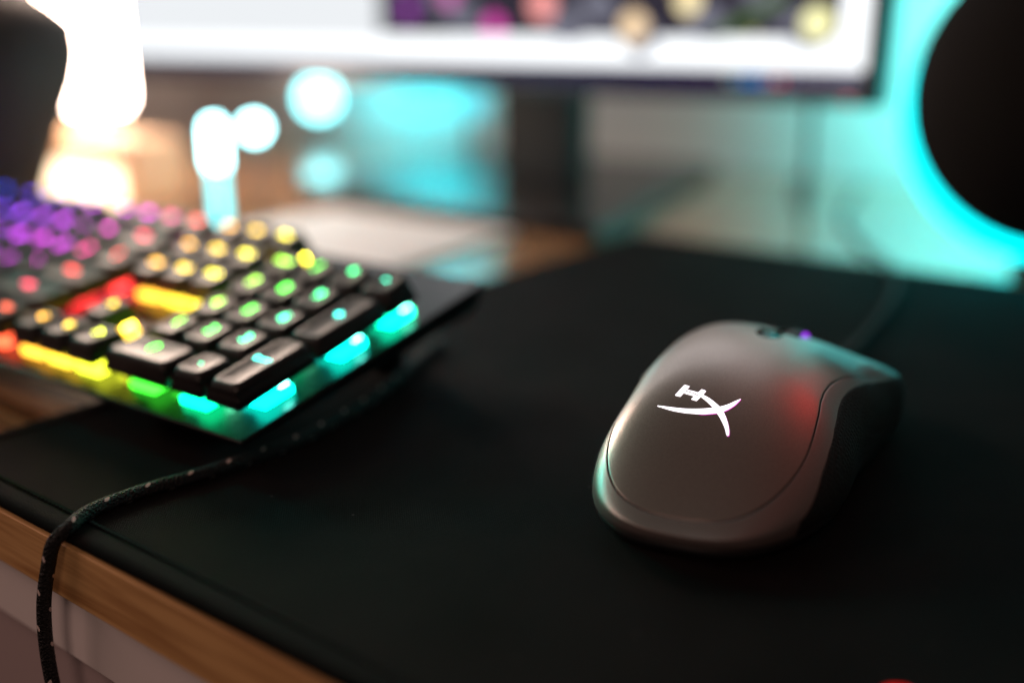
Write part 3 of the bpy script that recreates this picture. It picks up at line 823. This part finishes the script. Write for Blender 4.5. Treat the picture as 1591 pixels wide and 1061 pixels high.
link('base', bm, M_lampwood_lit, lamp)
bm = bmesh.new(); lathe(bm, [(.012, .0562), (.012, .0765)], 24, (-.014, .010, 0)); link('stem', bm, M_lampwood_lit, lamp)
bm = bmesh.new(); box(bm, -.060, .080, -.0325, -.0302, .004, .034); link('lit_face_glow', bm, M_lampglow2, lamp, False, .0008)  # glowing panel imitates the strongly lit front of the base

pl = bpy.data.lights.new('lamp_front_fill', 'POINT'); pl.energy = 0.15; pl.color = (1, .72, .50); pl.shadow_soft_size = 0.03  # unseen point light added before the lamp to brighten base and keys
plo = bpy.data.objects.new('lamp_front_fill', pl); COL.objects.link(plo); plo.parent = lamp; plo.location = (0.02, -.065, .075)
# dark rounded speaker on the left
sp = thing('speaker', 'dark rounded speaker left of the glowing lamp', 'speaker', (-.752, .360, DZ))
bm = bmesh.new(); lathe(bm, [(.030, .0005), (.033, .004), (.046, .04), (.064, .085), (.074, .107), (.079, .128), (.078, .149), (.064, .162), (.047, .173), (.026, .180)], 56)
link('body', bm, M_speaker2, sp)

# round black speaker with cyan ring, right
rs = thing('ring_speaker', 'round black speaker with glowing cyan ring right of the monitor', 'speaker', (-.075, .66, DZ))
bm = bmesh.new()
c0 = Vector((-0.012, -0.020, .110))
prof = []
for k in range(13):
    a = R(90 * k / 12); prof.append((.086 * math.cos(a) if k < 12 else .002, -.052 * math.sin(a)))
prof = [(.080, .030)] + prof
lathe(bm, [(r, -z) for r, z in prof], 72, c0, True, 'Y')
bmesh.ops.recalc_face_normals(bm, faces=bm.faces)
o = link('cone_housing', bm, M_speaker, rs)
bm = bmesh.new()
lathe(bm, [(.050, -.036), (.086, -.036), (.092, -.042), (.092, -.050), (.086, -.056), (.050, -.056)], 72, c0 + Vector((-.011, 0, -.013)), True, 'Y')
bmesh.ops.recalc_face_normals(bm, faces=bm.faces)
link('light_ring', bm, M_cyan_ring, rs)
bm = bmesh.new(); lathe(bm, [(.045, .0005), (.045, .006), (.018, .012), (.015, .03)], 40, (0.008, .025, 0)); link('foot', bm, M_speaker, rs)

# cyan lights
bm = bmesh.new(); lathe(bm, [(.0075, .0005), (.0085, .004), (.0085, .010)], 24); tb = thing('light_tube', 'tall glowing cyan light tube standing behind the keyboard', 'light', (-.598, .452, DZ))
link('foot', bm, M_blackp, tb)
bm = bmesh.new(); lathe(bm, [(.0042, .0101), (.0046, .05)], 24, caps=True); link('lower_tube', bm, M_cyan_tube, tb)
bm = bmesh.new(); lathe(bm, [(.0060, .0502), (.0066, .056), (.0066, .078), (.004, .083)], 24); link('glowing_tip', bm, M_cyan, tb)
def puck(x, y, z, r, m, label):
    t = thing('round_light', label, 'light', (x, y, DZ), group='small cyan lights under the monitor')
    bm = bmesh.new(); lathe(bm, [(r * .9, .0004), (r * .9, .003), (r * .25, .005), (r * .25, z - r * .8)], 24); link('stand', bm, M_blackp, t)
    bm = bmesh.new(); lathe(bm, [(r * math.cos(R(a)) + 1e-4, z + r * math.sin(R(a))) for a in range(-80, 81, 16)], 28); link('bulb', bm, m, t)
puck(-.655, .535, .068, .0085, M_cyan, 'brightest small round cyan light, right beside the glowing light tube')
M_cfar = emat('cyan_led_far', (.28, .95, 1.0), 9.0)
puck(-1.005, .93, .058, .021, M_cfar, 'wide round cyan light with a white core just under the monitor screen')
puck(-.745, .93, .062, .016, emat('cyan_led_dim', (.10, .60, .70), 1.6), 'faint pale cyan light close to the monitor stand column')
# red light at the mat's front
rl = thing('indicator_light', 'small glowing red light at the front of the black mat', 'light', (-.0395, .1915, 0.0002))
bm = bmesh.new(); lathe(bm, [(.0065, 0), (.0065, .0022), (.0050, .0026)], 32); link('body', bm, M_blackp, rl)
bm = bmesh.new(); lathe(bm, [(.0046, .0027), (.0042, .0048), (.0024, .0058)], 32); link('lens', bm, M_red, rl)
